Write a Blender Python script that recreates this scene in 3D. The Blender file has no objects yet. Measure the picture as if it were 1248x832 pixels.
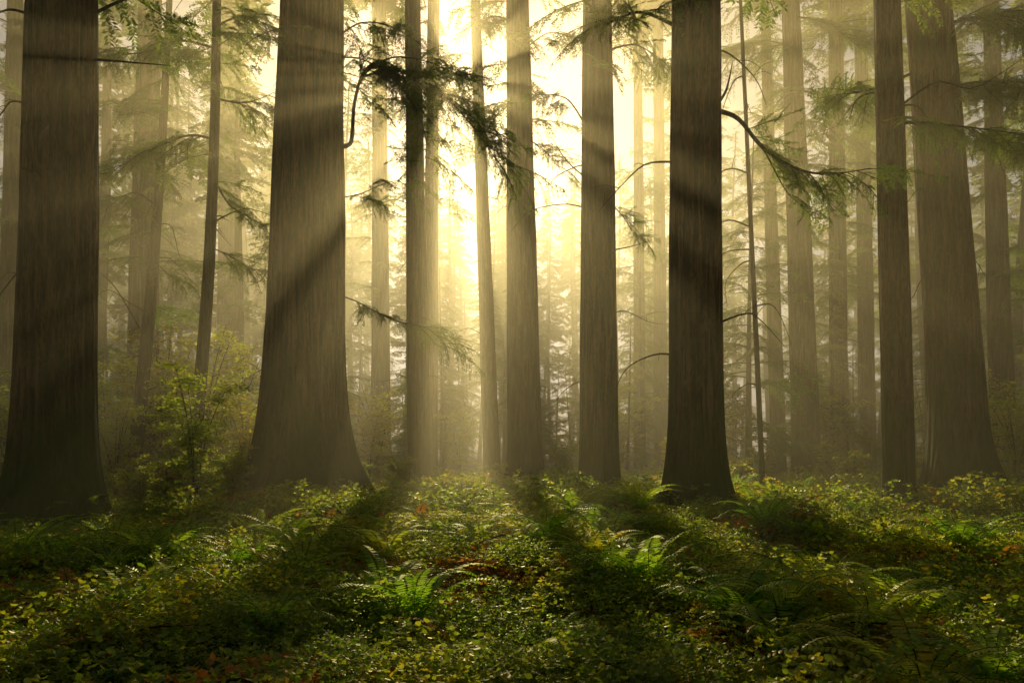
import bpy, math, random
import numpy as np
from mathutils import Vector, Matrix
random.seed(7); rng=np.random.default_rng(7)
S=bpy.context.scene
F=971.0; HZ=545.0; CH=1.7
def wx(px,d): return (px-624)/F*d
def wz(py,d): return CH-(py-HZ)/F*d
AZ=math.atan((554-624)/F); EL=math.radians(24.8)

def gh(x,y):
    x=np.asarray(x,float); y=np.asarray(y,float)
    h=0.15*np.sin(0.45*x+1.3)*np.cos(0.38*y+.5)+0.09*np.sin(1.1*x+0.7*y)+0.06*np.sin(2.3*x-1.7*y+1)
    h=h+0.09*np.sin(1.9*x+0.4)*np.sin(2.2*y+1.1*np.sin(x))+0.2*np.sin(0.11*x+0.5)*np.sin(0.07*y)
    for a,b,r,k in ((.3,10.4,1.0,.30),(-4.2,12,1.3,.26),(4.6,13.2,1.3,.24),(-1.6,14.5,1.2,.22),(2.2,8.6,.8,.18),(-6.5,9.5,1.1,.25),(7.5,10.5,1.2,.22),(1.8,17,1.3,.25)):
        h=h+k*np.exp(-((x-a)**2+(y-b)**2)/r**2)
    return h-0.05

# ------------------------------------------------------------ mesh helpers
class Geo:
    def __init__(s): s.V=[];s.Q=[];s.M=[];s.n=0
    def add(s,V,Q,m=0):
        V=np.asarray(V,float).reshape(-1,3);Q=np.asarray(Q,int).reshape(-1,4)
        s.V.append(V);s.Q.append(Q+s.n);s.n+=len(V)
        s.M.append(np.full(len(Q),m) if np.isscalar(m) else np.asarray(m))
    def arr(s): return np.concatenate(s.V),np.concatenate(s.Q),np.concatenate(s.M)
    def addgeo(s,A,mat=None):
        V,Q,M=A
        if mat is not None: V=V@mat[:3,:3].T+mat[:3,3]
        s.add(V,Q,M)
    def mesh(s,name,mats,smooth=True):
        V,Q,M=s.arr()
        me=bpy.data.meshes.new(name)
        me.vertices.add(len(V)); me.vertices.foreach_set('co',V.astype(np.float32).ravel())
        me.loops.add(4*len(Q)); me.loops.foreach_set('vertex_index',Q.astype(np.int32).ravel())
        me.polygons.add(len(Q)); me.polygons.foreach_set('loop_start',np.arange(0,4*len(Q),4,dtype=np.int32))
        me.polygons.foreach_set('material_index',M.astype(np.int32))
        me.polygons.foreach_set('use_smooth',np.full(len(Q),smooth))
        for m in mats: me.materials.append(m)
        me.update(calc_edges=True)
        return me
def nrm(a): return a/np.maximum(np.linalg.norm(a,axis=-1,keepdims=True),1e-9)
def rhomb(g,base,dr,sd,l,w,m,k=0.45):
    l=np.asarray(l).reshape(-1,1);w=np.asarray(w).reshape(-1,1)
    n=len(base)
    V=np.stack([base,base+dr*l*k+sd*w,base+dr*l,base+dr*l*k-sd*w],1).reshape(-1,3)
    g.add(V,np.arange(4*n).reshape(n,4),m)
def leaf6(g,base,dr,sd,l,w,m,fold=0.3):
    l=np.asarray(l).reshape(-1,1);w=np.asarray(w).reshape(-1,1)
    up=nrm(np.cross(dr,sd)); n=len(base)
    V=np.stack([base,base+dr*l*.28+sd*w*.9+up*w*fold,base+dr*l*.7+sd*w*.75+up*w*fold,base+dr*l,
                base+dr*l*.7-sd*w*.75+up*w*fold,base+dr*l*.28-sd*w*.9+up*w*fold],1).reshape(-1,3)
    i=np.arange(n)[:,None]*6
    Q=np.concatenate([i+np.array([[0,1,2,3]]),i+np.array([[0,3,4,5]])])
    g.add(V,Q,m)
def tube(g,P,R,m=0,n=6):
    P=np.asarray(P,float);R=np.asarray(R,float)
    T=nrm(np.gradient(P,axis=0))
    ref=np.array([0.13,0.21,1.0]) if abs(T[:,2]).mean()<0.8 else np.array([1.0,.1,0])
    A=nrm(np.cross(T,ref));B=np.cross(T,A)
    th=np.linspace(0,2*np.pi,n,endpoint=False)
    V=P[:,None,:]+R[:,None,None]*(np.cos(th)[None,:,None]*A[:,None,:]+np.sin(th)[None,:,None]*B[:,None,:])
    k=len(P);i=np.arange(k-1)[:,None]*n;j=np.arange(n)[None,:];j2=(j+1)%n
    Q=np.stack([i+j,i+j2,i+n+j2,i+n+j],-1).reshape(-1,4)
    g.add(V.reshape(-1,3),Q,m)
def TRS(loc,yaw=0,pitch=0,roll=0,s=1):
    M=Matrix.Translation(loc)@Matrix.Rotation(yaw,4,'Z')@Matrix.Rotation(-pitch,4,'Y')@Matrix.Rotation(roll,4,'X')@Matrix.Diagonal((s,s,s,1))
    return np.array(M)
def smooth_path(pts,n=24):
    pts=np.asarray(pts,float);k=len(pts)
    t=np.linspace(0,k-1,n);out=[]
    for u in t:
        i=min(int(u),k-2);f=u-i
        p0=pts[max(i-1,0)];p1=pts[i];p2=pts[i+1];p3=pts[min(i+2,k-1)]
        out.append(0.5*((2*p1)+(-p0+p2)*f+(2*p0-5*p1+4*p2-p3)*f*f+(-p0+3*p1-3*p2+p3)*f**3))
    return np.array(out)

# ------------------------------------------------------------ materials
def newmat(name):
    m=bpy.data.materials.new(name);m.use_nodes=True;nt=m.node_tree;nt.nodes.clear()
    return m,nt,nt.nodes,nt.links
def ramp(N,stops):
    r=N.new('ShaderNodeValToRGB');e=r.color_ramp.elements
    while len(e)<len(stops): e.new(0.5)
    for a,(p,c) in zip(e,stops): a.position=p;a.color=(*c,1)
    return r
def leafmat(name,stops,trans=0.45,tboost=1.5,nscale=0.6,gloss=0.03,rough=.45):
    m,nt,N,L=newmat(name)
    o=N.new('ShaderNodeOutputMaterial');oi=N.new('ShaderNodeObjectInfo');ge=N.new('ShaderNodeNewGeometry')
    no=N.new('ShaderNodeTexNoise');no.inputs['Scale'].default_value=nscale;no.inputs['Detail'].default_value=3
    L.new(ge.outputs['Position'],no.inputs['Vector'])
    a=N.new('ShaderNodeMath');a.operation='MULTIPLY_ADD';L.new(oi.outputs['Random'],a.inputs[0]);a.inputs[1].default_value=0.45
    b=N.new('ShaderNodeMath');b.operation='MULTIPLY_ADD';L.new(ge.outputs['Random Per Island'],b.inputs[0]);b.inputs[1].default_value=0.3
    c=N.new('ShaderNodeMath');c.operation='MULTIPLY_ADD';L.new(no.outputs['Fac'],c.inputs[0]);c.inputs[1].default_value=0.9;c.inputs[2].default_value=-0.32
    L.new(c.outputs[0],b.inputs[2]);L.new(b.outputs[0],a.inputs[2])
    r=ramp(N,stops);L.new(a.outputs[0],r.inputs['Fac'])
    d=N.new('ShaderNodeBsdfDiffuse');t=N.new('ShaderNodeBsdfTranslucent');gl=N.new('ShaderNodeBsdfGlossy');gl.inputs['Roughness'].default_value=rough
    gl.inputs['Color'].default_value=(1,.98,.6,1)
    L.new(r.outputs['Color'],d.inputs['Color'])
    mu=N.new('ShaderNodeVectorMath');mu.operation='MULTIPLY';L.new(r.outputs['Color'],mu.inputs[0]);mu.inputs[1].default_value=(tboost*1.25,tboost*1.25,tboost*0.45)
    L.new(mu.outputs[0],t.inputs['Color'])
    x=N.new('ShaderNodeMixShader');x.inputs[0].default_value=trans;L.new(d.outputs[0],x.inputs[1]);L.new(t.outputs[0],x.inputs[2])
    y=N.new('ShaderNodeMixShader');y.inputs[0].default_value=gloss;L.new(x.outputs[0],y.inputs[1]);L.new(gl.outputs[0],y.inputs[2])
    L.new(y.outputs[0],o.inputs['Surface']);return m
GREEN=[(0.0,(0.03,0.06,0.014)),(0.45,(0.07,0.125,0.022)),(0.8,(0.15,0.19,0.03)),(1.0,(0.26,0.2,0.04))]
FERN=[(0.0,(0.07,0.14,0.02)),(0.4,(0.16,0.27,0.03)),(0.7,(0.30,0.34,0.04)),(1.0,(0.42,0.28,0.05))]
m_con=leafmat('conifer_needles',GREEN,0.55,2.4,0.25)
m_fern=leafmat('fern_green',FERN,0.6,2.3,0.5,.06,.4)
m_cover=leafmat('ground_leaves',[(0,(0.04,0.085,0.014)),(.4,(0.13,0.19,0.024)),(.7,(0.27,0.27,0.033)),(1,(0.38,0.22,0.04))],0.62,2.4,0.7,.06,.38)
m_dry=leafmat('dry_leaves',[(0,(0.18,0.055,0.015)),(.5,(0.44,0.15,0.03)),(1,(0.55,0.26,0.06))],0.5,1.6,1.5,.04)
m_yel=leafmat('maple_leaves',[(0,(0.13,0.21,0.02)),(.5,(0.27,0.30,0.03)),(1,(0.42,0.31,0.04))],0.6,2.2,0.8)

def barkmat(name,moss=0.5,dark=(0.016,0.009,0.006),mid=(0.10,0.043,0.02),light=(0.27,0.125,0.058),sc=1.0):
    m,nt,N,L=newmat(name)
    o=N.new('ShaderNodeOutputMaterial');p=N.new('ShaderNodeBsdfPrincipled');p.inputs['Roughness'].default_value=0.9
    p.inputs['Specular IOR Level'].default_value=0.2
    tc=N.new('ShaderNodeTexCoord')
    def noise(vs,scale,detail,rough=0.6,dist=0):
        mp=N.new('ShaderNodeMapping');mp.inputs['Scale'].default_value=vs;L.new(tc.outputs['Object'],mp.inputs['Vector'])
        n=N.new('ShaderNodeTexNoise');n.inputs['Scale'].default_value=scale;n.inputs['Detail'].default_value=detail
        n.inputs['Roughness'].default_value=rough;n.inputs['Distortion'].default_value=dist
        L.new(mp.outputs[0],n.inputs['Vector']);return n
    n1=noise((1,1,0.07),9*sc,6,0.65,0.3);n2=noise((1,1,0.25),26*sc,4,0.6);n3=noise((1,1,0.5),0.9,4)
    a=N.new('ShaderNodeMath');a.operation='MULTIPLY_ADD';L.new(n2.outputs['Fac'],a.inputs[0]);a.inputs[1].default_value=0.35
    b=N.new('ShaderNodeMath');b.operation='MULTIPLY_ADD';L.new(n1.outputs['Fac'],b.inputs[0]);b.inputs[1].default_value=1.0;b.inputs[2].default_value=-0.17
    L.new(b.outputs[0],a.inputs[2])
    r=ramp(N,[(0.42,dark),(0.51,mid),(0.62,light)]);L.new(a.outputs[0],r.inputs['Fac'])
    sx=N.new('ShaderNodeSeparateXYZ');L.new(tc.outputs['Object'],sx.inputs[0])
    mr=N.new('ShaderNodeMapRange');L.new(sx.outputs['Z'],mr.inputs[0]);mr.inputs[1].default_value=0;mr.inputs[2].default_value=5.5;mr.inputs[3].default_value=0.42;mr.inputs[4].default_value=-0.06
    s=N.new('ShaderNodeMath');s.operation='ADD';L.new(mr.outputs[0],s.inputs[0]);L.new(n3.outputs['Fac'],s.inputs[1])
    s2=N.new('ShaderNodeMath');s2.operation='MULTIPLY_ADD';L.new(n2.outputs['Fac'],s2.inputs[0]);s2.inputs[1].default_value=0.3;L.new(s.outputs[0],s2.inputs[2])
    mm=N.new('ShaderNodeMapRange');L.new(s2.outputs[0],mm.inputs[0]);mm.inputs[1].default_value=0.64;mm.inputs[2].default_value=0.95;mm.inputs[3].default_value=0;mm.inputs[4].default_value=moss
    mx=N.new('ShaderNodeMix');mx.data_type='RGBA';L.new(mm.outputs[0],mx.inputs['Factor']);L.new(r.outputs[0],mx.inputs['A']);mx.inputs['B'].default_value=(0.08,0.12,0.018,1)
    L.new(mx.outputs['Result'],p.inputs['Base Color'])
    bp=N.new('ShaderNodeBump');bp.inputs['Strength'].default_value=1.0;bp.inputs['Distance'].default_value=0.14;L.new(a.outputs[0],bp.inputs['Height'])
    L.new(bp.outputs[0],p.inputs['Normal']);L.new(p.outputs[0],o.inputs['Surface']);return m
m_bark=barkmat('redwood_bark',0.85)
m_bark2=barkmat('grey_bark',0.5,(0.018,0.012,0.008),(0.07,0.04,0.024),(0.16,0.10,0.06))
m_twig=barkmat('branch_bark',0.3,(0.015,0.01,0.007),(0.05,0.03,0.018),(0.11,0.07,0.045),3)

def groundmat():
    m,nt,N,L=newmat('forest_floor')
    o=N.new('ShaderNodeOutputMaterial');p=N.new('ShaderNodeBsdfPrincipled');p.inputs['Roughness'].default_value=0.95
    g=N.new('ShaderNodeNewGeometry')
    def noise(s,d):
        n=N.new('ShaderNodeTexNoise');n.inputs['Scale'].default_value=s;n.inputs['Detail'].default_value=d;L.new(g.outputs['Position'],n.inputs['Vector']);return n
    n1=noise(0.7,5);n2=noise(14,6);n3=noise(45,4)
    a=N.new('ShaderNodeMath');a.operation='MULTIPLY_ADD';L.new(n2.outputs['Fac'],a.inputs[0]);a.inputs[1].default_value=0.8;L.new(n1.outputs['Fac'],a.inputs[2])
    r=ramp(N,[(0.6,(0.05,0.028,0.01)),(0.8,(0.12,0.07,0.025)),(0.88,(0.10,0.13,0.02)),(1.0,(0.17,0.2,0.03))])
    s=N.new('ShaderNodeMath');s.operation='MULTIPLY';L.new(a.outputs[0],s.inputs[0]);s.inputs[1].default_value=0.98
    L.new(s.outputs[0],r.inputs['Fac']);L.new(r.outputs[0],p.inputs['Base Color'])
    h=N.new('ShaderNodeMath');h.operation='MULTIPLY_ADD';L.new(n3.outputs['Fac'],h.inputs[0]);h.inputs[1].default_value=0.4;L.new(n2.outputs['Fac'],h.inputs[2])
    b=N.new('ShaderNodeBump');b.inputs['Distance'].default_value=0.08;L.new(h.outputs[0],b.inputs['Height']);L.new(b.outputs[0],p.inputs['Normal'])
    L.new(p.outputs[0],o.inputs['Surface']);return m
m_ground=groundmat()

# ------------------------------------------------------------ object helpers
def link(ob,parent=None):
    S.collection.objects.link(ob)
    if parent: ob.parent=parent
    return ob
def libcoll(name,meshes):
    c=bpy.data.collections.new(name)
    for i,me in enumerate(meshes):
        c.objects.link(bpy.data.objects.new('%s_variant_%02d'%(name,i),me))
    return c
def scatter(name,coll,P,R,Sc,I):
    me=bpy.data.meshes.new(name);n=len(P)
    me.vertices.add(n);me.vertices.foreach_set('co',np.asarray(P,np.float32).ravel())
    a=me.attributes.new('irot','FLOAT_VECTOR','POINT');a.data.foreach_set('vector',np.asarray(R,np.float32).ravel())
    a=me.attributes.new('iscl','FLOAT','POINT');a.data.foreach_set('value',np.asarray(Sc,np.float32))
    a=me.attributes.new('iidx','INT','POINT');a.data.foreach_set('value',np.asarray(I,np.int32))
    me.update()
    ob=bpy.data.objects.new(name,me);link(ob)
    ng=bpy.data.node_groups.new(name+'_nodes','GeometryNodeTree')
    ng.interface.new_socket('Geometry',in_out='INPUT',socket_type='NodeSocketGeometry')
    ng.interface.new_socket('Geometry',in_out='OUTPUT',socket_type='NodeSocketGeometry')
    N=ng.nodes;L=ng.links
    i=N.new('NodeGroupInput');o=N.new('NodeGroupOutput');ip=N.new('GeometryNodeInstanceOnPoints')
    ci=N.new('GeometryNodeCollectionInfo');ci.inputs['Collection'].default_value=coll
    ci.inputs['Separate Children'].default_value=True;ci.inputs['Reset Children'].default_value=True
    def na(nm,t):
        x=N.new('GeometryNodeInputNamedAttribute');x.data_type=t;x.inputs['Name'].default_value=nm
        return [s for s in x.outputs if s.enabled and s.name=='Attribute'][0]
    L.new(i.outputs[0],ip.inputs['Points']);L.new(ci.outputs[0],ip.inputs['Instance'])
    ip.inputs['Pick Instance'].default_value=True
    L.new(na('iidx','INT'),ip.inputs['Instance Index']);L.new(na('irot','FLOAT_VECTOR'),ip.inputs['Rotation']);L.new(na('iscl','FLOAT'),ip.inputs['Scale'])
    L.new(ip.outputs[0],o.inputs[0])
    md=ob.modifiers.new('instances','NODES');md.node_group=ng
    return ob

# ------------------------------------------------------------ conifer boughs
def bough(seed,L=2.4,ntw=24,sub=True,leaf=0.035,gap=0.15,droop=0.25,step=0.028,subgap=0.08,wr=0.26):
    r=np.random.default_rng(seed);g=Geo()
    ph=r.uniform(0,6);
    def ax(s): s=np.asarray(s,float);return np.stack([L*s,0.10*L*np.sin(2.2*s+ph)*s,L*(0.10*s-droop*s*s)],-1)
    ss=np.linspace(0,1,9);tube(g,ax(ss),0.018*L/2.4*(1-0.85*ss)+0.002,0,4)
    B=[];D=[];U=[];Ln=[]
    for i in range(ntw):
        for sd in (-1,1):
            if r.random()<gap: continue
            s=0.10+0.88*(i+r.uniform(0,.8))/ntw
            lt=L*(0.36*(1-s)**0.75+0.05)*r.uniform(0.4,1.35)*min(1,s/0.25+0.4)
            p=ax(s);t=nrm(ax(min(s+.02,1.02))-p)
            ang=r.uniform(0.6,1.15);dr=t*math.cos(ang)+np.array([0,sd,0])*math.sin(ang);dr[2]+=r.uniform(-0.45,0.15);dr=nrm(dr)
            dl=r.uniform(0.1,0.6)
            def tw(u,p=p,dr=dr,lt=lt,dl=dl):
                u=np.asarray(u,float);q=p+dr*(lt*u)[...,None];q[...,2]-=dl*lt*u*u;return q
            us=np.linspace(0,1,4);tube(g,tw(us),0.005*(1-0.7*us),0,3)
            side=nrm(np.cross(dr,[0,0,1.0]))
            if sub:
                ns=max(2,int(lt/subgap))
                for k in range(ns):
                    u=(k+r.uniform(.1,.9))/ns
                    for s2 in (-1,1):
                        if r.random()<0.25: continue
                        b=tw(u);l2=(0.15*(1-u)+0.05)*r.uniform(.5,1.4)*(L/2.4)
                        d2=nrm(dr*0.65+side*s2*0.76+np.array([0,0,r.uniform(-.5,.1)]))
                        m=max(2,int(l2/step))
                        w=(np.arange(m)+.5)/m
                        pb=b+d2*(l2*w)[:,None];sd2=nrm(np.cross(d2,[0,0,1.0]))
                        for s3 in (-1,1):
                            B.append(pb);dd=nrm(d2*0.6+sd2*s3*0.8+r.normal(0,.2,(m,3)));D.append(dd)
                            U.append(nrm(np.cross(dd,[0,0,1.0]+r.normal(0,.5,(m,3)))));Ln.append(leaf*r.uniform(.75,1.25,m))
            m=max(3,int(lt/step));w=(np.arange(m)+.5)/m
            for s3 in (-1,1):
                pb=tw(w);B.append(pb);dd=nrm(dr*0.6+side*s3*0.8+r.normal(0,.2,(m,3)));D.append(dd)
                U.append(nrm(np.cross(dd,[0,0,1.0]+r.normal(0,.5,(m,3)))));Ln.append(leaf*r.uniform(.75,1.3,m))
    B=np.concatenate(B);D=np.concatenate(D);U=np.concatenate(U);Ln=np.concatenate(Ln)
    rhomb(g,B,D,U,Ln,Ln*wr,1)
    return g
near_b=[bough(11,2.4,15,True,0.045,0.25,0.28,subgap=.1),bough(12,2.2,13,True,0.045,0.35,0.4,subgap=.1),bough(13,2.6,16,True,0.045,0.28,0.18,subgap=.1)]
near_me=[b.mesh('bough',[m_twig,m_con]) for b in near_b]
mid_b=[bough(20+i,2.4,13,False,0.11,0.2,[.2,.35,.28][i],0.042,wr=.2).arr() for i in range(3)]
far_b=[bough(30+i,2.4,9,False,0.24,0.15,[.2,.38,.28][i],0.10,wr=.28).arr() for i in range(3)]

def trunk_simple(g,H,r0,seed,n=10,bend=0.3):
    r=np.random.default_rng(seed);z=np.concatenate([[-0.4,0,.4,1,2],np.linspace(4,H,14)])
    R=r0*(1-0.85*np.clip(z,0,H)/H)+r0*0.6*np.exp(-np.clip(z,0,99)/0.8)
    P=np.stack([bend*np.sin(z*0.15+seed),bend*np.cos(z*0.12+seed*2),z],-1);tube(g,P,R,0,n)
    return lambda q:np.array([bend*np.sin(q*0.15+seed),bend*np.cos(q*0.12+seed*2),q])
def conifer(seed,H,zb,rad,nb,r0,bs,low=0,trunk=True,bend=0.3,pw=0.7):
    r=np.random.default_rng(seed);g=Geo()
    f=trunk_simple(g,H,r0,seed,bend=bend) if trunk else (lambda q:np.array([0,0,q]))
    for i in range(nb):
        t=(i+r.random())/nb; z=zb+(H-zb)*t
        if low and i<low: z=r.uniform(zb*0.35,zb)
        Lb=(rad*(1-t)**pw*r.uniform(.6,1.15)+0.5)
        g.addgeo(bs[r.integers(len(bs))],TRS(f(z),r.uniform(0,6.283),r.uniform(-.25,.2),r.normal(0,.25),Lb/2.4))
    return g
MS=[m_bark2,m_con]
tall=[conifer(41,44,17,4.2,95,.42,far_b,14).mesh('tall_a',MS),conifer(42,40,13,3.8,95,.34,far_b,14).mesh('tall_b',MS),
      conifer(43,47,22,4.6,90,.55,far_b,12).mesh('tall_c',MS),conifer(44,36,9,3.4,95,.28,far_b,9).mesh('tall_d',MS)]
young=[conifer(51,13,1.5,2.6,56,.13,mid_b,0,bend=.15,pw=.8).mesh('young_a',MS),conifer(52,9,0.8,2.1,44,.09,mid_b,0,bend=.1,pw=.8).mesh('young_b',MS),
       conifer(53,17,5,2.8,52,.16,mid_b,5,bend=.3,pw=.6).mesh('young_c',MS)]
crown=[conifer(61,24,0,4.2,80,.3,far_b,0,trunk=False).mesh('crown_a',MS),conifer(62,20,0,3.8,75,.3,far_b,0,trunk=False).mesh('crown_b',MS)]

# ------------------------------------------------------------ hero trees
def hero(name,d,xt,wt,xb,wb,wf,seed,nth=96,crown_z=None,bark=None,ndead=5,H=42,hf=None,curve=0):
    r=np.random.default_rng(seed)
    x0=wx(xb,d);y0=d;z0=float(gh(x0,y0))
    ztop=wz(0,d)-z0
    lean=(wx(xt,d)-x0)/ztop
    rt=wt/F*d/2;rb=wb/F*d/2;rf=wf/F*d/2;hf=hf or rf*0.62
    z=np.concatenate([np.arange(-0.5,3,0.1),np.arange(3,ztop+2,0.35),np.arange(ztop+2.5,H+.1,1.5)])
    zc=np.clip(z,0,None)
    R=np.where(z<ztop,rb+(rt-rb)*zc/ztop,rt*(1-(z-ztop)/(H-ztop)*0.85)); R=np.maximum(R,0.03)
    fl=(rf-rb)*np.exp(-zc/hf)*1.0
    th=np.linspace(0,2*np.pi,nth,endpoint=False)[None,:];Z=z[:,None]
    lob=0.5+0.5*np.sin(4*th+r.uniform(0,6)+0.25*Z)*0.6+0.25*np.sin(7*th+r.uniform(0,6))
    amp=0.08
    def ridge(k,a,b): return np.abs(np.sin(k/2*th+0.9*np.sin(Z*a+b)*0.6+0.5*np.sin(Z*a*2.7+b*2+3*th)))
    k1=int(nth/8);fur=0.6*ridge(k1,0.35,r.uniform(0,6))+0.4*ridge(int(k1*1.7)//2*2,0.6,r.uniform(0,6))
    RR=R[:,None]*(1+amp*(fur-0.6)+0.025*np.sin(2*th+Z*0.2)+0.015*np.sin(5*th+0.8*Z))+fl[:,None]*(0.55+0.75*lob)
    cx=lean*zc+curve*np.sin(zc/ztop*math.pi);cy=0.15*np.sin(zc*0.1+seed)-0.15*math.sin(seed)
    V=np.stack([cx[:,None]+RR*np.cos(th),cy[:,None]+RR*np.sin(th),np.broadcast_to(Z,RR.shape)],-1)
    n=nth;k=len(z);i=np.arange(k-1)[:,None]*n;j=np.arange(n)[None,:];j2=(j+1)%n
    g=Geo();g.add(V.reshape(-1,3),np.stack([i+j,i+j2,i+n+j2,i+n+j],-1).reshape(-1,4),0)
    e=bpy.data.objects.new(name,None);link(e);e.location=(x0,y0,z0)
    t=bpy.data.objects.new('trunk',g.mesh('trunk',[bark or m_bark]));link(t,e)
    def cen(zz): return np.array([lean*zz+curve*math.sin(zz/ztop*math.pi),0.15*math.sin(zz*0.1+seed)-0.15*math.sin(seed),zz])
    if ndead:
        g=Geo()
        for q in range(ndead):
            zz=r.uniform(3,ztop);a=r.uniform(0,6.28);Lb=r.uniform(.6,2.4)
            dv=np.array([math.cos(a),math.sin(a),r.uniform(-.1,.5)]);p0=cen(zz)+dv*[1,1,0]*rt*0.85
            pts=[p0,p0+dv*Lb*.35+[0,0,.05],p0+dv*Lb*.7+np.array([0,0,-.15*Lb])+r.normal(0,.08*Lb,3),p0+dv*Lb+np.array([0,0,-.45*Lb])+r.normal(0,.1*Lb,3)]
            P=smooth_path(pts,12);tube(g,P,np.linspace(0.03,0.006,12),0,5)
            for w in range(3):
                b=P[r.integers(3,11)];d2=dv*.4+r.normal(0,.5,3);tube(g,smooth_path([b,b+d2*Lb*.15,b+d2*Lb*.3+[0,0,-.1*Lb]],6),np.linspace(.01,.004,6),0,4)
        link(bpy.data.objects.new('dead_branches',g.mesh('dead_branches',[m_twig])),e)
    if crown_z:
        c=bpy.data.objects.new('crown',crown[seed%2]);link(c,e);c.location=cen(crown_z);c.rotation_euler=(0,0,seed*1.3)
        c.scale=(1.0,1.0,(H-crown_z)/22)
    return e,cen,rt
T={}
def add(key,*a,**k): T[key]=hero(*a,**k)
#                 name          d    xt   wt   xb   wb   wf  seed
add('A','redwood_tree',18.0, 76, 77, 64, 90,152,1,nth=192,crown_z=22)
add('B','redwood_tree',26.5,382, 74,368, 98,178,2,nth=192,crown_z=26,ndead=4)
add('G','redwood_tree',18.8,846, 55,848, 66,122,3,nth=160,crown_z=22)
add('F','redwood_tree',28.5,728, 34,730, 48, 66,4,nth=112,crown_z=26)
add('E','redwood_tree',38.0,631, 28,640, 42, 60,5,nth=96,crown_z=31)
add('D','redwood_tree',43.0,579, 12,600, 21, 28,6,nth=64,crown_z=33)
add('C','redwood_tree',39.0,503, 19,511, 28, 34,7,nth=80,crown_z=31)
add('C2','redwood_tree',52.0,529, 14,523, 20, 26,8,nth=64,crown_z=34)
add('J','redwood_tree',19.5,1077,29,1097, 38, 52,9,nth=112,crown_z=23)
add('K','redwood_tree',24.0,1130,48,1175, 66,130,10,nth=160,crown_z=24)
add('H','redwood_tree',38.0,966, 21,984, 34, 50,11,nth=80,crown_z=27)
add('I','redwood_tree',44.0,934, 11,950, 19, 24,12,nth=48,crown_z=29)
add('L','redwood_tree',40.0,1208,17,1225, 30, 42,13,nth=64,crown_z=26)
add('M','redwood_tree',48.0,1016,16,1024, 22, 30,14,nth=64,crown_z=29)
add('N','redwood_tree',52.0,1046,14,1058, 20, 28,15,nth=64,crown_z=30)
add('O','redwood_tree',42.0,183, 26,172, 38, 58,16,nth=80,crown_z=29)
add('P','redwood_tree',58.0,278, 22,277, 26, 34,17,nth=64,crown_z=34)
add('Q','redwood_tree',36.0, 14, 18,  8, 26, 40,18,nth=64,crown_z=26)
add('R','redwood_tree',60.0,462, 16,464, 24, 32,19,nth=64,crown_z=35)
add('S','redwood_tree',62.0,801, 12,806, 16, 22,20,nth=48,crown_z=35)
add('U','redwood_tree',56.0,776, 10,780, 15, 20,21,nth=48,crown_z=35)
add('T','hemlock_tree',28.0,266,10,231, 16, 22,22,nth=48,crown_z=20,bark=m_bark2,H=27,curve=0.25)
add('T2','hemlock_tree',32.0,205,7,160, 17, 24,23,nth=48,crown_z=None,bark=m_bark2,H=24,curve=0.2)
add('V','hemlock_tree',24.0,905,4,930, 7, 10,24,nth=24,crown_z=None,bark=m_bark2,H=12,ndead=8)

# foliage limbs along explicit paths
def limb(key,pts,r0=0.05,foliage=8,start=0.3,dy=(0,0),sc=0.8,seed=0,spread=1.0):
    e,cen,rt=T[key];r=np.random.default_rng(seed);d=e.location.y
    P=[]
    for i,(px,py) in enumerate(pts):
        f=i/(len(pts)-1);yy=d+dy[0]+(dy[1]-dy[0])*f
        P.append([wx(px,yy)-e.location.x,yy-e.location.y,wz(py,yy)-e.location.z])
    P=smooth_path(P,26);g=Geo();tube(g,P,r0*np.linspace(1,.15,26),0,6)
    link(bpy.data.objects.new('limb',g.mesh('limb',[m_twig])),e)
    tan=nrm(np.gradient(P,axis=0))
    for i in range(foliage):
        u=start+(1-start)*(i+r.random()*.6)/foliage;k=min(int(u*25),25)
        yaw=math.atan2(tan[k,1],tan[k,0])+r.choice([-1,1])*r.uniform(.1,1.1)*spread
        if i==foliage-1: yaw=math.atan2(tan[k,1],tan[k,0]);k=24
        o=bpy.data.objects.new('bough',near_me[r.integers(3)]);link(o,e)
        M=Matrix.Translation(P[k])@Matrix.Rotation(yaw,4,'Z')@Matrix.Rotation(r.uniform(0,.8),4,'Y')@Matrix.Rotation(r.normal(0,.6),4,'X')
        o.matrix_local=M@Matrix.Diagonal((*[sc*r.uniform(.6,1.15)]*3,1))
limb('B',[(416,178),(428,172),(432,125),(445,85),(470,76),(492,90)],.085,5,.5,(-.3,-1.6),.7,1)
limb('B',[(436,105),(455,82),(500,92),(545,120),(580,160),(612,205)],.05,26,.12,(-1.,-2.8),.95,2,1.1)
limb('B',[(440,95),(470,90),(505,130),(520,175),(515,200)],.04,13,.2,(-1.,-2.6),.85,3,1.3)
limb('B',[(445,85),(480,70),(520,75),(560,92)],.035,11,.15,(-1.2,-3.0),.65,4,1.2)
limb('B',[(418,70),(440,72),(470,88),(490,105)],.03,10,.1,(-.4,-2),.75,5,1.2)
limb('B',[(418,40),(440,28),(470,30),(500,45)],.035,8,.2,(-.3,-2),.75,6)
limb('B',[(420,240),(440,236),(465,225),(500,215)],.025,9,.2,(-.3,-1.8),.6,7,1.2)
limb('B',[(421,362),(440,370),(480,390),(520,400),(548,425)],.03,18,.2,(-.3,-2.),.65,8,1.2)
limb('C',[(512,385),(540,400),(560,425)],.04,8,.0,(-.3,-1.),.7,9)
limb('C',[(512,225),(530,240),(548,262)],.03,6,.1,(-.3,-1.),.7,33)
limb('E',[(640,60),(670,40),(705,50)],.04,10,.1,(-.2,-2.),1.,40)
limb('E',[(622,25),(600,20),(575,30)],.04,9,.1,(-.2,-2.),1.,41)
limb('E',[(645,170),(665,185),(690,215)],.03,8,.1,(-.2,-1.5),.8,42)
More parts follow.
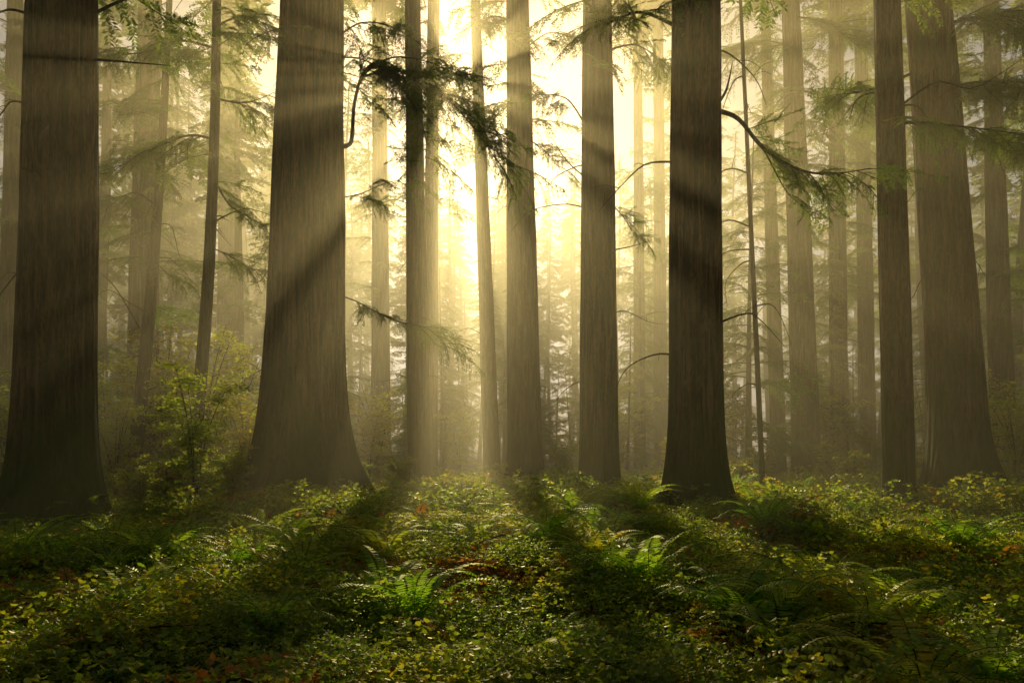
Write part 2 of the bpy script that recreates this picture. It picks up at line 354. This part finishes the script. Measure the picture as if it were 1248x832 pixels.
limb('T',[(262,170),(230,165),(190,180),(150,200),(118,228)],.05,20,.1,(0,-2.5),.8,10)
limb('T',[(260,215),(280,250),(320,275),(335,300)],.04,15,.1,(0,-1.5),.75,11)
limb('T',[(262,120),(300,125),(340,110)],.04,11,.2,(0,-1.5),.8,12)
limb('T',[(255,300),(285,315),(310,330)],.03,10,.2,(0,-1),.65,13)
limb('T',[(264,60),(220,50),(170,65),(130,60)],.04,14,.1,(0,-2),.85,34)
limb('T',[(266,30),(300,20),(340,40)],.04,13,.1,(0,-2),.85,35)
limb('T2',[(190,250),(160,235),(120,262)],.04,12,.1,(0,-1.5),.8,14)
limb('T2',[(178,300),(200,330),(230,345)],.03,8,.2,(0,-1),.6,15)
limb('T2',[(170,400),(140,350),(112,325)],.035,0,.2,(0,-1.),.6,16)
limb('T2',[(198,190),(225,185),(265,165)],.035,10,.2,(0,-1.),.7,17)
limb('G',[(875,135),(900,145),(930,180),(970,205),(1010,212),(1062,205)],.06,22,.3,(-.1,-1.5),.58,18,1.2)
limb('G',[(872,130),(885,110),(893,75)],.05,0,.3,(-.1,-.8),.5,19)
limb('G',[(925,175),(935,190),(960,235),(985,255)],.025,12,.2,(-.6,-1.2),.5,20,1.2)
limb('J',[(1090,150),(1130,150),(1180,155),(1260,165)],.045,24,.12,(0,-2),.6,21,1.2)
limb('K',[(1150,110),(1190,100),(1250,100)],.05,18,.2,(0,-2),.85,22)
limb('K',[(1150,170),(1200,175),(1250,190)],.05,18,.2,(0,-2),.8,23)
limb('K',[(1110,90),(1060,110),(1020,115)],.04,14,.2,(-3.,-4),.65,24)
limb('K',[(1150,30),(1200,20),(1250,30)],.05,18,.2,(0,-2),.95,36)
limb('H',[(975,60),(930,50),(890,70)],.05,16,.15,(0,-2),1.2,37)
limb('H',[(968,20),(1010,30),(1050,60)],.05,16,.15,(0,-2),1.2,38)
limb('H',[(975,110),(1010,120),(1050,140)],.05,14,.15,(0,-2),1.1,39)
limb('L',[(1205,80),(1170,90),(1120,120)],.05,14,.15,(0,-2),1.2,43)
limb('M',[(1016,160),(1040,170),(1080,200)],.05,12,.15,(0,-2),1.3,44)
limb('A',[(112,18),(150,0),(190,-10)],.05,0,.2,(0,-1),.6,25)
limb('A',[(112,72),(160,76),(208,80)],.03,0,.2,(0,-.5),.6,26)
limb('A',[(37,18),(10,12),(-20,25)],.04,0,.2,(0,-.5),.6,27)
limb('F',[(712,150),(690,120),(655,115)],.04,7,.3,(-.2,-1.5),.55,28)
limb('F',[(712,215),(690,195),(668,160)],.03,0,.3,(-.2,-1),.55,29)
limb('F',[(745,305),(770,300),(795,292)],.03,0,.3,(-.2,-1),.55,30)
limb('G',[(820,30),(780,15),(740,30)],.05,12,.3,(0,-2),.7,31)
limb('F',[(742,245),(760,265),(775,290)],.03,8,.2,(0,-1),.6,32)
limb('F',[(745,60),(775,55),(810,75)],.04,10,.2,(0,-1.5),.85,45)
for i,(k,z0,z1,n) in enumerate([('O',8,26,26),('P',12,34,30),('R',12,34,30),('S',10,34,34),('U',10,34,36),('I',12,28,34),('H',12,26,26),('M',9,28,36),('N',10,30,36),('L',8,25,34),('Q',8,22,22),('E',17,31,24),('F',14,25,12),('B',14,22,8),('A',13,19,7),('K',12,21,9),('G',13,20,6),('J',12,21,7),('T2',7,23,22),('T',9,20,12),('C',15,30,20),('C2',14,34,28),('D',16,32,24)]):
    e,cen,rt=T[k];r=np.random.default_rng(100+i);g=Geo()
    for q in range(n):
        z=r.uniform(z0,z1);g.addgeo(mid_b[r.integers(3)],TRS(cen(z),r.uniform(0,6.28),r.uniform(-.3,.15),r.normal(0,.3),r.uniform(.55,1.5)))
    link(bpy.data.objects.new('lower_boughs',g.mesh('lower_boughs',[m_twig,m_con])),e)

# ------------------------------------------------------------ distant trees
tallc=libcoll('tall_conifer',tall);youngc=libcoll('young_conifer',young)
herox=[(T[k][0].location.x,T[k][0].location.y) for k in T]
def ok(x,y,m,lst): return all((x-a)**2+(y-b)**2>m*m for a,b in lst)
TA=math.tan(AZ)
def corr(x,y):   # distance to the clearings that run towards the sun
    return min(abs(x-(a+TA*(y-b)))/w for a,b,w in [(0.7,15,5.4),(7.2,13,4.2),(-9.5,20,4.0),(15.5,20,3.4),(-19,25,3.6),(26,30,3.4)])
P=[];SC=[];k=0
TH=[44,40,47,36];IX=[]
while len(P)<165 and k<30000:
    k+=1;y=random.uniform(42,155);x=random.uniform(-1,1)*(0.68*y+8);ix=random.randrange(4);s=random.uniform(.75,1.15)
    c=corr(x,y)
    if c<1:
        lim=0.43*(y-17)
        if y<60: continue
        s=min(s,lim/TH[ix])
        if s<.5: continue
    if not ok(x,y,4.5,P) or not ok(x,y,4,herox): continue
    P.append((x,y));SC.append(s);IX.append(ix)
k=0;Q=[]
while len(Q)<36 and k<5000:
    k+=1;y=random.uniform(-35,42);x=random.uniform(-38,38)
    if y>-6 and abs(x)<0.68*y+9: continue
    if y<=-6 and abs(x)<3: continue
    if not ok(x,y,6,Q) : continue
    Q.append((x,y));SC.append(random.uniform(.75,1.1));IX.append(random.randrange(4))
A=np.array(P+Q);n=len(A)
scatter('distant_trees',tallc,np.stack([A[:,0],A[:,1],gh(A[:,0],A[:,1])],-1),np.stack([rng.normal(0,.015,n),rng.normal(0,.015,n),rng.uniform(0,6.28,n)],-1),SC,IX)
P=[];k=0;SC=[];IX=[]
while len(P)<115 and k<9000:
    k+=1;y=random.uniform(34,100);x=random.uniform(-1,1)*(0.7*y+4);ix=random.randrange(3);s=random.uniform(.6,1.2)
    if corr(x,y)<.85 and [13,9,17][ix]*s>0.42*(y-20): continue
    if not ok(x,y,3,P) or not ok(x,y,2.5,herox): continue
    P.append((x,y));SC.append(s);IX.append(ix)
A=np.array(P);n=len(A)
scatter('young_hemlocks',youngc,np.stack([A[:,0],A[:,1],gh(A[:,0],A[:,1])],-1),np.stack([rng.normal(0,.03,n),rng.normal(0,.03,n),rng.uniform(0,6.28,n)],-1),SC,IX)

# ------------------------------------------------------------ vine maples
def maple(seed,H=5,nst=5,nl=48):
    r=np.random.default_rng(seed);g=Geo();B=[]
    for s in range(nst):
        a=r.uniform(0,6.28);sp=r.uniform(.15,.5)
        h=H*r.uniform(.55,1);P=smooth_path([[0,0,-.1],[math.cos(a)*sp*h*.15,math.sin(a)*sp*h*.15,h*.35],[math.cos(a)*sp*h*.5,math.sin(a)*sp*h*.5,h*.72],[math.cos(a)*sp*h,math.sin(a)*sp*h,h]],20)
        tube(g,P,np.linspace(.035*H/5,.006,20),0,5)
        for q in range(14):
            k=r.integers(4,20);b=P[k];a2=r.uniform(0,6.28);l=r.uniform(.3,1.1)*H/5
            E=smooth_path([b,b+np.array([math.cos(a2),math.sin(a2),.35])*l*.5,b+np.array([math.cos(a2),math.sin(a2),.15])*l],8);tube(g,E,np.linspace(.008,.003,8),0,3)
            for t in range(nl): B.append(E[r.integers(2,8)]+r.normal(0,.13,3)*[1,1,.4]*H/4)
    B=np.array(B);n=len(B);D=nrm(r.normal(0,1,(n,3))*[1,1,.35]);U=nrm(np.cross(D,np.array([0,0,1.])+r.normal(0,.3,(n,3))))
    l=r.uniform(.06,.12,n)*(1 if H>2 else .7);leaf6(g,B,D,U,l,l*.42,1)
    return g.mesh('vine_maple',[m_twig,m_yel])
mp=[maple(1,5.5,7),maple(2,3.5,7),maple(3,1.8,8),maple(4,1.2,9)]
for i,(px,d,v,s) in enumerate([(245,33,0,1.5),(285,36,0,1.4),(215,30,2,1.2),(190,27,2,1),(130,32,1,1.3),(265,25,3,1),(150,24,3,1),(450,38,1,1.2),(880,40,1,1.1),(1000,44,0,1.2),(755,46,1,1.3),(1240,30,1,1.1),(100,20,3,.8),(690,36,2,1.2),(435,30,3,1.1),(12,30,0,1.2),(330,46,0,1.5),(1130,40,0,1.2),(200,36,0,1.7),(150,40,0,1.6),(240,24,2,.9),(460,44,0,1.2),(560,50,1,1.2),(820,36,2,1.2),(930,32,3,1.2),(1040,30,3,1.2),(300,30,1,1.1),(255,29,1,1.),(140,28,1,1.),(205,26,3,1.2),(270,44,0,1.7),(1220,36,0,1.2),(490,34,3,1.2),(900,28,3,1.),(1010,34,2,1.),(238,23,1,1.15),(170,22,2,1.),(282,23.5,2,1.1)]):
    x=wx(px,d);o=bpy.data.objects.new('vine_maple' if v<2 else 'shrub',mp[v]);link(o);o.location=(x,d,float(gh(x,d)));o.scale=(s,s,s);o.rotation_euler=(0,0,i*1.7)

# ------------------------------------------------------------ ferns
def fern(seed,nf=13,L=0.95,mat=1,e0=(55,80),npn=30,bend=1.0):
    r=np.random.default_rng(seed);g=Geo()
    for f in range(nf):
        a=2*math.pi*(f+r.uniform(-.3,.3))/nf;Lf=L*r.uniform(.65,1.15);el0=math.radians(r.uniform(*e0));el1=-math.radians(r.uniform(5,45))*bend
        n=npn+2;s=np.linspace(0,1,n);el=el0+(el1-el0)*s**1.1;tw=r.uniform(-.35,.35)*s
        hd=np.stack([np.cos(a+tw)*np.cos(el),np.sin(a+tw)*np.cos(el),np.sin(el)],-1)
        P=np.concatenate([[[0,0,0]],np.cumsum(hd[:-1]*Lf/(n-1),0)])
        tube(g,P[::3],np.linspace(.005,.0015,len(P[::3])),0,3)
        sp=Lf/(n-1);b=P[3:-1];t=hd[3:-1];sv=s[3:-1]
        side=nrm(np.stack([-np.sin(a+tw),np.cos(a+tw),0*s],-1))[3:-1]
        pl=Lf*0.15*(np.minimum(1,.45+sv/0.25)*(1-sv)**0.65+.02)
        for q in (-1,1):
            m=len(b);dd=nrm(side*q*0.93+t*0.3-np.array([0,0,.22])+r.normal(0,.06,(m,3)))
            leaf6(g,b+t*sp*.25*(q>0),dd,t,pl*r.uniform(.88,1.1,m),np.full(m,sp*.42),mat,0.15*q)
    return g
FM=[m_twig,m_fern,m_dry]
ferns=[fern(1).mesh('fern_a',FM),fern(2,10,.8,1,(40,70)).mesh('fern_b',FM),fern(3,15,1.1,1,(50,78)).mesh('fern_c',FM),
       fern(4,7,.7,1,(25,60)).mesh('fern_d',FM),fern(5,9,.8,2,(15,55),30,1.3).mesh('fern_e',FM)]
fc=libcoll('fern_mass',ferns)
def region(n,y0,y1,pw=1.0,clump=0.0,fx=0.72,mx=3):
    out=[]
    while len(out)<n:
        y=y0+(y1-y0)*random.random()**pw;x=random.uniform(-1,1)*(fx*y+mx)
        c=math.sin(x*1.1+2*math.sin(y*.5))*math.sin(y*.9+1.5*math.sin(x*.7))
        if c<clump-random.random()*.6: continue
        if any((x-a)**2+(y-b)**2<0.49 for a,b in herox): continue
        out.append((x,y))
    return np.array(out)
A=region(1150,7.0,48,1.05,.3);n=len(A)
idx=rng.choice(5,n,p=[.26,.24,.18,.16,.16])
scatter('fern_undergrowth',fc,np.stack([A[:,0],A[:,1],gh(A[:,0],A[:,1])-.02],-1),np.stack([rng.normal(0,.12,n),rng.normal(0,.12,n),rng.uniform(0,6.28,n)],-1),rng.uniform(.4,1.3,n),idx)
for i,(px,py,v,s) in enumerate([(350,660,2,1.3),(470,680,0,1.2),(590,640,2,1.3),(745,660,0,1.1),(950,790,2,1.),(1125,835,2,1.1),(1170,690,2,1.25),(330,770,0,.9),(870,700,1,1.1),(160,650,2,1.2),(560,640,0,1.2),(1060,770,0,1.),(640,640,2,1.2),(20,700,1,1.0),(1230,740,3,1.1),(430,815,3,.9),(700,640,0,1.2),(520,660,1,1.1),(150,760,0,1.),(1210,830,0,.9),(60,660,2,1.1),
    (920,775,4,.9),(985,805,4,.9),(1160,735,4,1.),(1225,700,4,1.1),(560,690,4,1.),(855,690,4,1.2),(1005,745,4,1.),(290,690,4,1.),(1060,700,4,1.1),(115,640,4,1.2),(700,720,4,.8),(150,800,4,.9),(40,740,4,1.)]):
    d=CH*F/(py-HZ+8);x=wx(px,d);o=bpy.data.objects.new('sword_fern' if v<4 else 'dry_fern',ferns[v]);link(o);o.location=(x,d,float(gh(x,d))-.02);o.scale=(s,s,s);o.rotation_euler=(0,0,i*2.1)
# ground cover
def cover(seed,n=170,R=.42,lf=(.022,.045),mat=m_cover,hmax=.16,name='cover',flat=.45):
    r=np.random.default_rng(seed);g=Geo();a=r.uniform(0,6.28,n);q=R*np.sqrt(r.random(n))
    h=.02+hmax*r.random(n)*(1-(q/R)**2*.6)
    c=np.stack([q*np.cos(a),q*np.sin(a),h],-1)
    for j in range(3):
        aa=a*3+j*2.1+r.uniform(-.3,.3,n)
        D=nrm(np.stack([np.cos(aa),np.sin(aa),r.normal(0,flat,n)],-1));U=nrm(np.cross(D,np.array([0,0,1.])+r.normal(0,.45,(n,3))))
        l=r.uniform(*lf,n);leaf6(g,c,D,U,l,l*.42,0)
    return g.mesh(name,[mat])
covs=[cover(1,170,.42,(.018,.038)),cover(2,150,.4,(.022,.045),hmax=.22),cover(3,200,.45,(.014,.028),hmax=.1),cover(4,110,.4,(.028,.055),hmax=.38),cover(5,90,.45,(.025,.05),m_dry,.08)]
cc=libcoll('ground_cover',covs)
A=np.concatenate([region(4900,3.5,20,.9,-1),region(1500,18,50,.9,-1)]);n=len(A)
sc=np.where(A[:,1]>18,rng.uniform(1.4,2.4,n),rng.uniform(.7,1.3,n))
pat=np.sin(A[:,0]*.9+1.3*np.sin(A[:,1]*.6))*np.sin(A[:,1]*1.1+A[:,0]*.35)
ci_=np.where(rng.random(n)<np.clip(.10+.4*(pat>.4),0,1),4,rng.choice(4,n,p=[.3,.3,.18,.22]))
scatter('ground_cover_plants',cc,np.stack([A[:,0],A[:,1],gh(A[:,0],A[:,1])-.01],-1),np.stack([rng.normal(0,.1,n),rng.normal(0,.1,n),rng.uniform(0,6.28,n)],-1),sc,ci_)
g=Geo()
for i in range(260):
    y=random.uniform(5,30);x=random.uniform(-1,1)*(.68*y+2);a=random.uniform(0,6.28);l=random.uniform(.3,1.5)
    pts=[[x+math.cos(a)*l*t+random.gauss(0,.04),y+math.sin(a)*l*t+random.gauss(0,.04),float(gh(x+math.cos(a)*l*t,y+math.sin(a)*l*t))+.05+random.uniform(0,.16)] for t in (0,.33,.66,1)]
    tube(g,smooth_path(pts,9),np.linspace(random.uniform(.006,.02),.003,9),0,4)
link(bpy.data.objects.new('fallen_twigs',g.mesh('fallen_twigs',[m_twig])))

# ------------------------------------------------------------ ground
xs=np.concatenate([-np.geomspace(500,31,22),np.arange(-30,30.01,.3),np.geomspace(31,500,22)])
ys=np.concatenate([-np.geomspace(300,11,14),np.arange(-10,60,.3),np.geomspace(61,600,26)])
X,Y=np.meshgrid(xs,ys);Zg=gh(X,Y)
g=Geo();nx=len(xs);i=np.arange(len(ys)-1)[:,None]*nx;j=np.arange(nx-1)[None,:]
g.add(np.stack([X,Y,Zg],-1),np.stack([i+j,i+j+1,i+nx+j+1,i+nx+j],-1),0)
link(bpy.data.objects.new('ground',g.mesh('ground',[m_ground])))

# ------------------------------------------------------------ mist volume (a bank starting a few metres into the stand)
import bmesh
bm=bmesh.new();bmesh.ops.create_cube(bm,size=1);me=bpy.data.meshes.new('mist');bm.to_mesh(me);bm.free()
o=bpy.data.objects.new('mist',me);link(o);o.scale=(300,176,28);o.location=(0,10+88,12)
m,nt,N,L=newmat('mist');out=N.new('ShaderNodeOutputMaterial');v=N.new('ShaderNodeVolumeScatter')
v.inputs['Color'].default_value=(1,.895,.50,1);v.inputs['Density'].default_value=0.0115;v.inputs['Anisotropy'].default_value=0.66
L.new(v.outputs[0],out.inputs['Volume']);me.materials.append(m)

# ------------------------------------------------------------ light
w=bpy.data.worlds.new('World');S.world=w;w.use_nodes=True;nt=w.node_tree
sky=nt.nodes.new('ShaderNodeTexSky');sky.sky_type='NISHITA';sky.sun_disc=False;sky.sun_elevation=EL;sky.sun_rotation=AZ
sky.dust_density=2.0
mx=nt.nodes.new('ShaderNodeMix');mx.data_type='RGBA';mx.blend_type='MULTIPLY';mx.inputs['Factor'].default_value=1;mx.inputs['B'].default_value=(1,.84,.55,1)
bg=nt.nodes['Background'];nt.links.new(sky.outputs[0],mx.inputs['A']);nt.links.new(mx.outputs['Result'],bg.inputs['Color']);bg.inputs['Strength'].default_value=0.065
ld=bpy.data.lights.new('sun','SUN');ld.energy=5;ld.angle=math.radians(.53);ld.color=(1,.77,.39)
lo=bpy.data.objects.new('sun',ld);link(lo)
sv=Vector((math.sin(AZ)*math.cos(EL),math.cos(AZ)*math.cos(EL),math.sin(EL)));lo.rotation_euler=sv.to_track_quat('Z','Y').to_euler();lo.location=sv*100
cd=bpy.data.cameras.new('camera');cam=bpy.data.objects.new('camera',cd);link(cam);cam.location=(0,0,CH);cam.rotation_euler=(math.pi/2,0,0)
cd.lens=28;cd.sensor_width=36;cd.shift_y=(HZ-416)/1248;cd.clip_end=2000;cd.clip_start=.05
S.camera=cam
S.view_settings.view_transform='Standard';S.view_settings.look='None';S.view_settings.exposure=0
